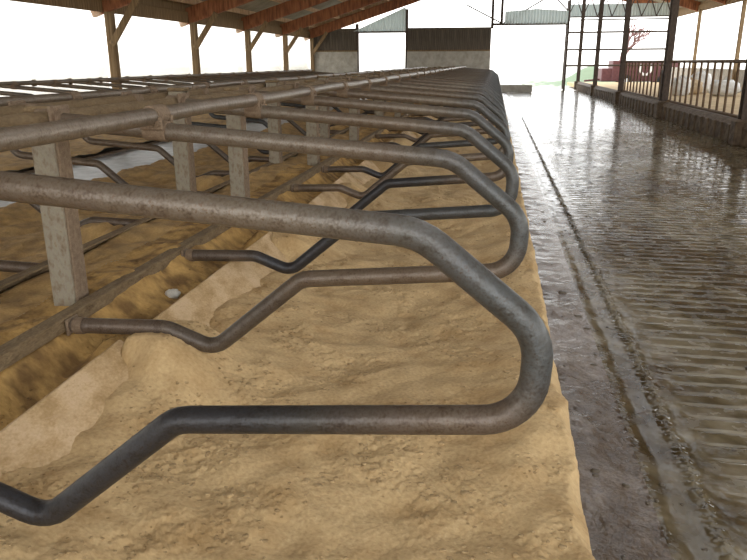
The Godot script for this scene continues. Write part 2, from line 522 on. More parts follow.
func make_divider(called: String, variant: int, mirrored: bool, sides: int) -> Node3D:
	var o := thing(called)
	var s := -1.0 if mirrored else 1.0
	var flip := func(x: float) -> float: return 2.0 * MID - x if mirrored else x
	var path := divider_path(mirrored)
	part("loop_pipe", tube_mesh(path, 0.033, sides, wear(path, variant, mirrored)), M.pipe, o)
	# clamp that holds the neck rail on top of the loop
	var cx: float = flip.call(-1.26)
	var b := Bag.new()
	b.tube(PackedVector3Array([Vector3(cx - 0.045, 1.2044 + 0.0035 * s, 0), Vector3(cx + 0.045, 1.2044 - 0.0035 * s, 0)]), 0.039, 14)
	b.tube(PackedVector3Array([Vector3(cx, 1.262, -0.05), Vector3(cx, 1.262, 0.05)]), 0.037, 14)
	b.box(Vector3(0.09, 0.05, 0.012), Transform3D(Basis.IDENTITY, Vector3(cx, 1.235, 0.046)), 0.003)
	b.box(Vector3(0.09, 0.05, 0.012), Transform3D(Basis.IDENTITY, Vector3(cx, 1.235, -0.046)), 0.003)
	var clamp_ := part("neck_clamp", b.mesh(), M.rust, o)
	for e in [-0.032, 0.032]:
		var h := Bag.new()
		h.tube(PackedVector3Array([Vector3(cx + e, 1.235, 0.05), Vector3(cx + e, 1.235, 0.066)]), 0.011, 6)
		part("bolt", h.mesh(), M.rust, clamp_)
	# bracket on the head rail and shoe on the low rail
	var hx: float = flip.call(-1.70)
	var k := Bag.new()
	k.box(Vector3(0.012, 0.12, 0.13), Transform3D(Basis.IDENTITY, Vector3(hx + 0.04 * s, 1.235, 0)), 0.003)
	k.tube(PackedVector3Array([Vector3(hx - 0.05, 1.24, 0), Vector3(hx + 0.06, 1.24, 0)]), 0.042, 12)
	part("head_bracket", k.mesh(), M.rust, o)
	var lx: float = flip.call(-1.74)
	var f := Bag.new()
	f.box(Vector3(0.012, 0.07, 0.085), Transform3D(Basis.IDENTITY, Vector3(lx + 0.012 * s, 0.385, 0)), 0.01)
	f.tube(PackedVector3Array([Vector3(lx + 0.03 * s, 0.384, 0), Vector3(lx + 0.07 * s, 0.386, 0)]), 0.037, 12)
	part("foot_shoe", f.mesh(), M.rust, o)
	return o

func wavy(x: float, y: float, z0: float, z1: float, amp: float, seed_: int) -> PackedVector3Array:
	var out := PackedVector3Array()
	var r := RandomNumberGenerator.new()
	r.seed = seed_
	var z := z0
	while z > z1:
		out.append(Vector3(x + r.randf_range(-amp, amp), y + r.randf_range(-amp, amp), z))
		z -= STEP * 0.5
	out.append(Vector3(x, y, z1))
	return out

func lump(size: Vector3, seed_: int, square: float, rough: float, nu := 24, nv := 14) -> ArrayMesh:
	var f := FastNoiseLite.new()
	f.seed = seed_
	f.frequency = 1.3
	var st := SurfaceTool.new()
	st.begin(Mesh.PRIMITIVE_TRIANGLES)
	st.set_smooth_group(0)
	var pts := []
	for j in nv + 1:
		var b := PI * j / nv - PI / 2
		for k in nu:
			var a := TAU * k / nu
			var cb := signf(cos(b)) * pow(absf(cos(b)), square)
			var d := Vector3(cb * signf(cos(a)) * pow(absf(cos(a)), square), signf(sin(b)) * pow(absf(sin(b)), square), cb * signf(sin(a)) * pow(absf(sin(a)), square))
			pts.append(d * (1.0 + rough * f.get_noise_3dv(d * 1.5)) * size * 0.5)
	for j in nv:
		for k in nu:
			var q := [pts[j * nu + k], pts[j * nu + (k + 1) % nu], pts[(j + 1) * nu + (k + 1) % nu], pts[(j + 1) * nu + k]]
			for t in [0, 2, 1, 0, 3, 2]: st.add_vertex(q[t])
	st.index()
	st.generate_normals()
	return st.commit()


func _ready() -> void:
	# ------------------------------------------------------------ camera, sky, exposure
	var cam := Camera3D.new()
	cam.name = "camera"
	cam.fov = 43.44
	cam.near = 0.05
	cam.far = 600.0
	cam.position = Vector3(0, 1.45, 0)
	cam.basis = Basis(Vector3.UP, deg_to_rad(9.486)) * Basis(Vector3.RIGHT, deg_to_rad(-17.21)) * Basis(Vector3.BACK, deg_to_rad(-0.157))
	add_child(cam)
	cam.current = true
	var env := Environment.new()
	env.background_mode = Environment.BG_SKY
	var sky_mat := ProceduralSkyMaterial.new()
	sky_mat.sky_top_color = Color(0.95, 0.97, 1.0)
	sky_mat.sky_horizon_color = Color(1.0, 0.995, 0.97)
	sky_mat.ground_horizon_color = Color(0.8, 0.79, 0.76)
	sky_mat.ground_bottom_color = Color(0.6, 0.58, 0.55)
	sky_mat.sky_energy_multiplier = 1.0
	var sky := Sky.new()
	sky.sky_material = sky_mat
	env.sky = sky
	env.background_energy_multiplier = 1.0
	env.tonemap_mode = Environment.TONE_MAPPER_LINEAR
	env.tonemap_exposure = 4.0
	env.sdfgi_enabled = true
	env.ssao_enabled = true
	env.ssil_enabled = true
	var we := WorldEnvironment.new()
	we.name = "overcast_sky"
	we.environment = env
	add_child(we)

	rng.seed = 7
	for s in [[n_coarse, 21, 0.75, 2], [n_mid, 22, 2.8, 2], [n_fine, 23, 9.0, 5], [n_clod, 24, 38.0, 3]]:
		s[0].seed = s[1]; s[0].frequency = s[2]; s[0].fractal_octaves = s[3]
		s[0].noise_type = FastNoiseLite.TYPE_SIMPLEX_SMOOTH
	make_materials()
	build_ground()
	build_shell()
	build_left_side()
	build_end_wall()
	build_right_side()
	build_sand()
	build_cubicles()
	build_outside()

# ---------------------------------------------------------------- setting
func build_ground() -> void:
	var g := part("ground", box_mesh(Vector3(400, 0.4, 400), 0.0), M.yard, null, Vector3(0, -0.35, -60))
	tag(g, "pale concrete yard around the barn", "", "", "structure")
	var f := thing("floor")
	tag(f, "wet grooved concrete floor of the barn alleys", "", "", "structure")
	part("slab", box_mesh(Vector3(21.0, 0.1, 48.0), 0.0), M.concrete, f, Vector3(0.4, -0.095, -16.0))
	var zs := receding(4.0, -1.2, 0.04, 0.0)
	zs.remove_at(zs.size() - 1)
	zs.append_array(receding(-1.2, -6.0, 0.0064, 0.0))
	zs.remove_at(zs.size() - 1)
	zs.append_array(receding(-6.0, -12.0, 0.0115, 0.0))
	zs.remove_at(zs.size() - 1)
	zs.append_array(receding(-12.0, -20.0, 0.0192, 0.0))
	zs.remove_at(zs.size() - 1)
	zs.append_array(receding(-20.0, -39.5, 0.06, 0.0))
	part("slurry_strip", field(spread(KERB - 0.05, 0.6, 0.011), zs, alley_height, alley_tint), M.slurry, f)
	var xs := spread(0.6, 0.95, 0.012)
	xs.remove_at(xs.size() - 1)
	xs.append_array(spread(0.95, 4.62, 0.045))
	part("wet_alley", field(xs, zs, alley_height, alley_tint), M.wet_floor, f)
	var back := func(x: float, z: float) -> float: return -0.03 + 0.006 * n_mid.get_noise_2d(x, z)
	part("back_alley", field(spread(-6.5, -4.35, 0.06), receding(2.0, -39.5, 0.1, 0.0), back, plain_tint), M.damp_floor, f)
	scatter("slurry_lumps", 110, -1.6, -0.02, -1.6, -9.0, alley_height, 0.006, 0.022, M.dung, "dark lumps of slurry left on the wet alley floor", plain_tint)
	# kerbs under the edge of the sand
	var n := 0
	for k in [[KERB - 0.085, 0.1], [2.0 * MID - KERB + 0.085, 0.1], [-6.45, 0.0]]:
		n += 1
		var o := part("trim_%d" % n, box_mesh(Vector3(0.15, 0.3, -ROW_END + 4.0), 0.02), M.stained_concrete, null, Vector3(k[0], k[1] - 0.15, (ROW_END + 4.0) * 0.5))
		tag(o, "dirty concrete kerb along the edge of the sand bed", "", "", "structure")

func build_shell() -> void:
	var c := thing("ceiling")
	tag(c, "pitched barn roof of brown timber rafters and pale purlins under grey sheets", "", "", "structure")
	var z0 := 6.0
	var lift := 0.5 + 0.17
	# sheets
	# grey sheets, with a strip of clear rooflights on each side of the ridge
	for side in [[-10.5, 0.9, "roof_sheet"], [0.9, RIDGE_X, "rooflight"], [RIDGE_X, 4.7, "rooflight"], [4.7, 11.2, "roof_sheet"]]:
		var a := Vector3(side[0], rafter_under(side[0]) + lift + 0.03, 0)
		var b := Vector3(side[1], rafter_under(side[1]) + lift + 0.03, 0)
		var q := Bag.new()
		var up := (b - a).cross(Vector3.FORWARD).normalized()
		if up.y < 0: up = -up
		var z1 := WALL_Z - 1.1
		q.box(Vector3(a.distance_to(b), 0.06, z0 - z1), Transform3D(Basis((b - a).normalized(), up, (b - a).normalized().cross(up)), (a + b) * 0.5 + Vector3(0, 0, (z0 + z1) * 0.5)), 0.0)
		part(side[2], q.mesh(), M.sheet if side[2] == "roof_sheet" else M.rooflight, c)
	# rafters at each frame
	for k in 10:
		var z := WALL_Z + 5.3 * k
		if z > z0: break
		for side in [[-10.3, RIDGE_X], [RIDGE_X, 11.0]]:
			var a := Vector3(side[0], rafter_under(side[0]) + 0.25, z)
			var b := Vector3(side[1], rafter_under(side[1]) + 0.25, z)
			part("rafter", bar_mesh(a, b, 0.14, 0.48, 0.01), M.timber, c)
	# purlins along the roof
	for k in 16:
		var x := -9.7 + 1.35 * k
		if x > 10.8: break
		part("purlin", bar_mesh(Vector3(x, rafter_under(x) + 0.59, z0), Vector3(x, rafter_under(x) + 0.59, WALL_Z - 0.1), 0.08, 0.17, 0.008), M.purlin, c)
	# board closing the gap over the last rafter
	part("gable_fascia", bar_mesh(Vector3(-10.3, rafter_under(-10.3) + 0.6, WALL_Z - 0.1), Vector3(RIDGE_X, rafter_under(RIDGE_X) + 0.6, WALL_Z - 0.1), 0.03, 0.22, 0.004), M.purlin, c)
	# the feed passage roof runs on past the gable
	var pa := Vector3(6.6, rafter_under(6.6) + 0.55, -44.3)
	var pb := Vector3(11.2, rafter_under(11.2) + 0.55, -44.3)
	part("passage_roof", bar_mesh(pa, pb, 10.0, 0.08, 0.01), M.sheet, c)
	for zz in [-44.0, -49.2]:
		part("rafter", bar_mesh(Vector3(6.5, rafter_under(6.5) + 0.25, zz), Vector3(11.0, rafter_under(11.0) + 0.25, zz), 0.14, 0.48, 0.01), M.timber, c)
	part("eaves_beam", bar_mesh(Vector3(10.95, 4.24, z0), Vector3(10.95, 4.24, -49.3), 0.1, 0.34, 0.01), M.post_timber, c)
	part("eaves_board", bar_mesh(Vector3(11.0, 4.5, z0), Vector3(11.0, 4.5, -49.3), 0.03, 0.34, 0.004), M.post_timber, c)
	# eaves beam and its closing board
	part("eaves_beam", bar_mesh(Vector3(-9.98, 2.86, z0), Vector3(-9.98, 2.86, WALL_Z), 0.1, 0.34, 0.01), M.post_timber, c)
	part("eaves_board", bar_mesh(Vector3(-10.02, 3.15, z0), Vector3(-10.02, 3.15, WALL_Z), 0.03, 0.30, 0.004), M.post_timber, c)

func build_left_side() -> void:
	var w := thing("wall_left")
	tag(w, "open barn side with a low concrete wall and pale wind screen", "", "", "structure")
	part("low_wall", box_mesh(Vector3(0.18, 0.6, 45.0), 0.015), M.concrete, w, Vector3(-10.05, 0.2, -16.5))
	for k in 9:
		var z := WALL_Z + 5.3 * k
		part("wind_screen", box_mesh(Vector3(0.008, 1.98, 5.2), 0.0), M.wind_screen, w, Vector3(-9.99, 1.69, z + 2.65))
	# timber posts with a knee brace each
	var post: Node3D = null
	for k in 8:
		var at := Vector3(EAVE_X, 0, WALL_Z + 5.3 * k + (0.22 if k == 0 else 0.0))
		if post == null:
			post = thing("timber_post", at)
			part("post", box_mesh(Vector3(0.2, 2.72, 0.2), 0.015), M.post_timber, post, Vector3(0, 1.34, 0))
			part("knee_brace", bar_mesh(Vector3(0.06, 1.9, 0.13), Vector3(0.86, 2.98, 0.13), 0.07, 0.17, 0.008), M.post_timber, post)
			part("bolt", tube_mesh(PackedVector3Array([Vector3(0.09, 1.96, 0.16), Vector3(0.09, 1.96, 0.19)]), 0.02, 8), M.rust, post)
		var pst := post if k == 0 else copy(post, at)
		tag(pst, "%s timber post with knee brace from the far gable along the open side" % NTH[k], "post", "timber posts of the open side")

func build_end_wall() -> void:
	var w := thing("wall_end")
	tag(w, "far gable wall of pale concrete below and dark boards above with two doorways", "", "", "structure")
	var z := WALL_Z
	for s in [[-9.9, -7.35], [-4.68, -0.3]]:
		var width: float = s[1] - s[0]
		var mid: float = (s[0] + s[1]) * 0.5
		part("concrete_panel", box_mesh(Vector3(width, 2.1, 0.2), 0.02), M.concrete, w, Vector3(mid, 0.95, z))
		var b := Bag.new()
		var n := int(width / 0.16)
		for k in n:
			b.box(Vector3(0.145, 1.12, 0.025), Transform3D(Basis.IDENTITY, Vector3(s[0] + (k + 0.5) * width / n, 2.56, z + 0.02 + 0.012 * (k % 2))), 0.004)
		b.box(Vector3(width, 1.1, 0.012), Transform3D(Basis.IDENTITY, Vector3(mid, 2.56, z - 0.01)), 0.0)
		var cl := part("board_cladding", b.mesh(), M.cladding, w)
		cl.set_meta("kind", "stuff")
		part("cladding_rail", box_mesh(Vector3(width, 0.09, 0.1), 0.01), M.cladding, w, Vector3(mid, 3.13, z))
		part("sill_rail", box_mesh(Vector3(width, 0.07, 0.14), 0.01), M.post_timber, w, Vector3(mid, 2.03, z + 0.03))
	# uprights beside the doorways, and the beam over the main one
	for u in [[-7.36, 0.0, 3.4, 0.16], [-4.7, 0.0, 4.1, 0.14], [-0.27, 3.1, 5.6, 0.14], [0.2, 3.3, 5.7, 0.14], [3.55, 0.0, 5.9, 0.1]]:
		part("door_upright", box_mesh(Vector3(u[3], u[2] - u[1], 0.16), 0.01), M.dark_steel, w, Vector3(u[0], (u[1] + u[2]) * 0.5, z - 0.02))
	part("lintel_beam", box_mesh(Vector3(3.9, 0.12, 0.12), 0.01), M.dark_steel, w, Vector3(1.65, 3.3, z))
	part("lintel_beam", box_mesh(Vector3(2.7, 0.1, 0.12), 0.01), M.dark_steel, w, Vector3(-6.03, 2.98, z))
	# translucent corrugated sheets in the gable above the doorways
	var over_door := func(x: float) -> float: return minf(rafter_under(x) + 0.04, 3.55 + 0.42 * (x + 6.3))
	part("corrugated_sheet", corrugated(-7.9, -4.75, 3.02, over_door, 0.15), M.clear_sheet, w, Vector3(0, 0, z + 0.08))
	var over_alley := func(x: float) -> float: return 4.02 - 0.07 * absf(x - 1.9)
	part("corrugated_sheet", corrugated(0.35, 3.5, 3.3, over_alley, 0.15), M.clear_sheet, w, Vector3(0, 0, z + 0.08))
	# steel bracing of the gable
	for a in [[-1.6, 4.25, 0.2, 3.36], [0.3, 3.36, 2.75, 4.75], [2.6, 4.75, 3.55, 3.85]]:
		part("brace", tube_mesh(PackedVector3Array([Vector3(a[0], a[1], z - 0.06), Vector3(a[2], a[3], z - 0.06)]), 0.035, 8), M.dark_steel, w)
	# low concrete trough at the end of the alley
	var t := thing("water_trough", Vector3(0.86, 0, -36.6))
	var body := Bag.new()
	for s in [-1.0, 1.0]:
		body.box(Vector3(1.9, 0.36, 0.08), Transform3D(Basis.IDENTITY, Vector3(0, 0.19, s * 0.26)), 0.015)
		body.box(Vector3(0.08, 0.36, 0.44), Transform3D(Basis.IDENTITY, Vector3(s * 0.91, 0.19, 0)), 0.015)
	body.box(Vector3(1.76, 0.08, 0.46), Transform3D(Basis.IDENTITY, Vector3(0, 0.06, 0)), 0.01)
	part("trough_body", body.mesh(), M.concrete, t)
	tag(t, "low grey trough lying across the alley in the bright doorway", "trough")

func build_right_side() -> void:
	var x0 := 4.38
	var w := thing("wall_right")
	tag(w, "low dirty concrete stub wall under the feed fence", "", "", "structure")
	# stub wall with a rounded head, cast against ribbed shuttering
	var b := Bag.new()
	var prof := PackedVector2Array([Vector2(0, -0.05), Vector2(0, 0.33), Vector2(0.03, 0.39), Vector2(0.08, 0.42), Vector2(0.22, 0.42), Vector2(0.25, 0.39), Vector2(0.25, -0.05)])
	b.prism(prof, -41.0, 3.0, Transform3D(Basis.IDENTITY, Vector3(x0, 0, 0)))
	part("stub_wall", b.mesh(), M.stained_concrete, w)
	for k in 90:
		var z := 2.6 - 0.485 * k
		part("rib", box_mesh(Vector3(0.05, 0.33, 0.2), 0.02), M.stained_concrete, w, Vector3(x0 - 0.005, 0.17, z))
	# steel columns
	var zs := [-7.0, -13.8, -20.2, -27.1, -34.0, -40.9]
	var col: Node3D = null
	for z in zs:
		var at := Vector3(x0 + 0.06, 0, z)
		if col == null:
			var top := rafter_under(x0 + 0.1)
			col = thing("steel_column", at)
			var h := Bag.new()
			for s in [-1.0, 1.0]:
				h.box(Vector3(0.17, top, 0.02), Transform3D(Basis.IDENTITY, Vector3(0, top * 0.5, s * 0.085)), 0.004)
			h.box(Vector3(0.02, top, 0.155), Transform3D(Basis.IDENTITY, Vector3(0, top * 0.5, 0)), 0.003)
			part("shaft", h.mesh(), M.dark_steel, col)
			part("foot_casing", box_mesh(Vector3(0.3, 0.46, 0.32), 0.03), M.stained_concrete, col, Vector3(-0.03, 0.22, 0))
		var cc := col if z == zs[0] else copy(col, at)
		tag(cc, "%s dark steel column of the feed fence counted from the end gate" % NTH[zs.size() - 1 - zs.find(z)], "column", "steel columns along the feed fence")
	# fence panels between the columns
	for k in zs.size() - 1:
		var za: float = zs[k] - 0.16
		var zb: float = zs[k + 1] + 0.16
		if k == 3 : continue
		if k == 4: continue
		var f := thing("feed_fence", Vector3(x0 + 0.12, 0.42, (za + zb) * 0.5))
		var half := (za - zb) * 0.5
		part("top_rail", tube_mesh(PackedVector3Array([Vector3(0, 1.03, half), Vector3(0, 1.03, -half)]), 0.035, 10), M.fence_steel, f)
		part("bottom_rail", tube_mesh(PackedVector3Array([Vector3(0, 0.045, half), Vector3(0, 0.045, -half)]), 0.03, 10), M.fence_steel, f)
		var n := 12
		var bar := tube_mesh(PackedVector3Array([Vector3(0, 0.045, 0), Vector3(0, 1.02, 0)]), 0.026, 8)
		for j in n:
			part("bar", bar, M.fence_steel, f, Vector3(0, 0, half - (j + 0.5) * 2.0 * half / n))
		if k == 1:
			tag(f, "rusty tubular feed fence panel with white sacks behind its bars", "fence")
		elif k == 2:
			tag(f, "tubular feed fence panel with the maroon wagon behind its bars", "fence")
		else:
			tag(f, "tubular feed fence panel nearest the barn mouth along the wet alley", "fence")
	# latch post of the fence beside a column
	var l := thing("latch_frame", Vector3(x0 + 0.12, 0.42, -20.9))
	part("frame", box_mesh(Vector3(0.08, 0.72, 0.1), 0.01), M.dark_steel, l, Vector3(0, 0.36, 0))
	part("frame", box_mesh(Vector3(0.08, 0.09, 0.62), 0.01), M.dark_steel, l, Vector3(0, 0.76, 0.2))
	tag(l, "dark steel latch frame on the feed fence beside a column", "latch")
	# barred gate that closes the end of the feed passage
	var g := thing("end_gate", Vector3(3.75, 0, -42.0))
	for y in [[3.62, 0.035], [2.98, 0.05], [2.08, 0.05], [1.24, 0.05]]:
		part("gate_bar", tube_mesh(PackedVector3Array([Vector3(0, y[0], 0), Vector3(5.3, y[0] + 0.02, 0)]), y[1], 10), M.dark_steel, g)
	for x in [0.0, 5.3]:
		part("gate_upright", box_mesh(Vector3(0.12, 4.6, 0.12), 0.01), M.dark_steel, g, Vector3(x, 2.3, 0))
	tag(g, "tall gate of widely spaced horizontal bars closing the feed passage", "gate")
	# lattice girder over the gate
	var t := thing("lattice_girder", Vector3(3.75, 3.75, -41.7))
	part("lower_chord", bar_mesh(Vector3(0, 0, 0), Vector3(5.3, 0, 0), 0.07, 0.07, 0.006), M.dark_steel, t)
	part("upper_chord", bar_mesh(Vector3(0, 1.0, 0), Vector3(5.3, 1.0, 0), 0.07, 0.07, 0.006), M.dark_steel, t)
	for k in 7:
		var a := 0.757 * k
		part("lacing_bar", bar_mesh(Vector3(a, 0.02, 0.02), Vector3(a + 0.378, 0.98, 0.02), 0.05, 0.05, 0.004), M.dark_steel, t)
		part("lacing_bar", bar_mesh(Vector3(a + 0.378, 0.98, -0.02), Vector3(a + 0.757, 0.02, -0.02), 0.05, 0.05, 0.004), M.dark_steel, t)
	tag(t, "steel lattice girder with zigzag lacing above the end gate", "girder")
	# translucent sheet hung behind the girder
	var level := func(_x: float) -> float: return 0.66
	part("corrugated_sheet", corrugated(0.1, 5.2, 0.03, level, 0.15), M.clear_sheet, t, Vector3(0, 0, -0.12))
	# feed passage floor, its outer wall and posts
	var ff := part("floor_feed_passage", box_mesh(Vector3(6.1, 0.2, 53.0), 0.0), M.feed_floor, null, Vector3(7.8, 0.06, -23.5))
	tag(ff, "tan feed passage floor behind the fence", "", "", "structure")
	var ow := part("wall_outer_right", box_mesh(Vector3(0.18, 1.1, 53.0), 0.02), M.concrete, null, Vector3(10.95, 0.55, -23.5))
	tag(ow, "low grey wall on the far side of the feed passage", "", "", "structure")
	var p: Node3D = null
	for k in 7:
		var at := Vector3(10.75, 0.1, -42.8 + 7.2 * k)
		if p == null:
			p = thing("slim_post", at)
			part("shaft", box_mesh(Vector3(0.16, rafter_under(10.75) - 0.1, 0.16), 0.012), M.post_timber, p, Vector3(0, (rafter_under(10.75) - 0.1) * 0.5, 0))
		var pp := p if k == 0 else copy(p, at)
		tag(pp, "%s slim post from the gated end along the outer feed passage wall" % NTH[k], "post", "slim posts of the feed passage")
	# sacks on the feed passage
	var sacks := [["bulk_bag", 8.75, -30.0, Vector3(1.0, 0.62, 0.9), "bag_white", "plump white sack lying on the tan feed floor"],
		["bulk_bag", 9.95, -30.2, Vector3(0.9, 0.66, 0.8), "bag_tan", "tan sack leaning against a plump white sack"],
		["bulk_bag", 7.25, -30.4, Vector3(0.7, 0.74, 0.7), "bag_white", "upright white sack of the feed passage closest to the feed fence"],
		["bulk_bag", 7.9, -31.6, Vector3(0.9, 0.6, 0.8), "bag_tan", "tan sack standing behind the upright white sack"],
		["bulk_bag", 8.55, -32.6, Vector3(0.8, 0.9, 0.7), "bag_white", "tallest white sack standing behind the other sacks"]]
	for k in sacks.size():
		var s = sacks[k]
		var o := thing(s[0], Vector3(s[1], 0.16, s[2]))
		part("sack_body", lump(s[3], 60 + k, 0.62, 0.22), M[s[4]], o, Vector3(0, s[3].y * 0.46, 0))
		part("tied_neck", tube_mesh(PackedVector3Array([Vector3(0, s[3].y * 0.9, 0), Vector3(0.05, s[3].y * 0.9 + 0.12, 0.02)]), 0.06, 8), M[s[4]], o)
		tag(o, s[5], "sack")

# ---------------------------------------------------------------- sand
func build_sand() -> void:
	var zs := receding(3.0, -0.9, 0.06, 0.0)
	zs.remove_at(zs.size() - 1)
	zs.append_array(receding(-0.9, ROW_END, 0.0095, 0.0032))
	var row1 := func(x: float, z: float) -> float: return bed(KERB - x, x, z)
	var tint1 := func(x: float, z: float) -> Color: return row_tint(KERB - x, x, z)
	var a := part("sand_bed", field(spread(MID, KERB, 0.0095), zs, row1, tint1), M.sand)
	tag(a, "trodden yellow-brown sand bed beside the wet alley", "sand", "", "stuff")
	scatter("sand_crumbs", 3600, 0.05, 2.0, -1.0, -7.0, row1, 0.003, 0.011, M.sand, "loose crumbs of damp sand lying on the trodden sand bed", tint1)
	var far := 2.0 * MID - KERB
	var zs2 := receding(3.0, ROW_END, 0.03, 0.006)
	var row2 := func(x: float, z: float) -> float: return bed(x - far, x, z)
	var tint2 := func(x: float, z: float) -> Color: return head_tint(x, z).lerp(sand_tint(x, z), 0.35)
	var b := part("sand_bed", field(spread(far, MID, 0.02), zs2, row2, tint2), M.sand)
	tag(b, "littered olive-brown sand bed beyond the row of posts", "sand", "", "stuff")
	var zs3 := receding(2.0, ROW_END - 3.0, 0.1, 0.01)
	var row3 := func(x: float, z: float) -> float: return 0.06 + 0.05 * n_coarse.get_noise_2d(x, z) + 0.03 * n_mid.get_noise_2d(x, z)
	var c := part("sand_bed", field(spread(-9.92, -6.38, 0.06), zs3, row3, tint2), M.sand)
	tag(c, "brown sand bed under the open bright side of the barn", "sand", "", "stuff")

# loose bits that nobody could count; u is measured from the kerb edge towards the heads
func scatter(called: String, count: int, u0: float, u1: float, z0: float, z1: float, height: Callable, small: float, large: float, m: Material, label: String, tint: Callable) -> void:
	var mm := MultiMesh.new()
	mm.transform_format = MultiMesh.TRANSFORM_3D
	mm.use_colors = true
	mm.mesh = lump(Vector3(2, 1.5, 2), 91, 0.85, 0.5, 8, 5)
	var places := []
	var r := RandomNumberGenerator.new()
	r.seed = 19 + count
	while places.size() < count:
		var z := lerpf(z0, z1, r.randf() * r.randf())
		var x := KERB - r.randf_range(u0, u1)
		if n_mid.get_noise_2d(z * 0.9, x * 0.9) + 0.6 * n_coarse.get_noise_2d(x * 3.0, z * 3.0) < r.randf_range(-0.25, 0.4): continue
		var k := small * pow(large / small, r.randf() * r.randf())
		var b := Basis.from_euler(Vector3(r.randf_range(-0.4, 0.4), r.randf() * TAU, r.randf_range(-0.4, 0.4))).scaled(Vector3(k * r.randf_range(0.9, 1.8), k * 0.75, k * r.randf_range(0.8, 1.4)))
		places.append([Transform3D(b, Vector3(x, height.call(x, z) + k * 0.05, z)), tint.call(x, z) * r.randf_range(0.62, 0.85)])
	mm.instance_count = places.size()
	for k in places.size():
		mm.set_instance_transform(k, places[k][0])
		mm.set_instance_color(k, places[k][1])
	var o := MultiMeshInstance3D.new()
	o.name = numbered(called)
	o.multimesh = mm
	o.material_override = m
	add_child(o)
	tag(o, label, "crumbs", "", "stuff")

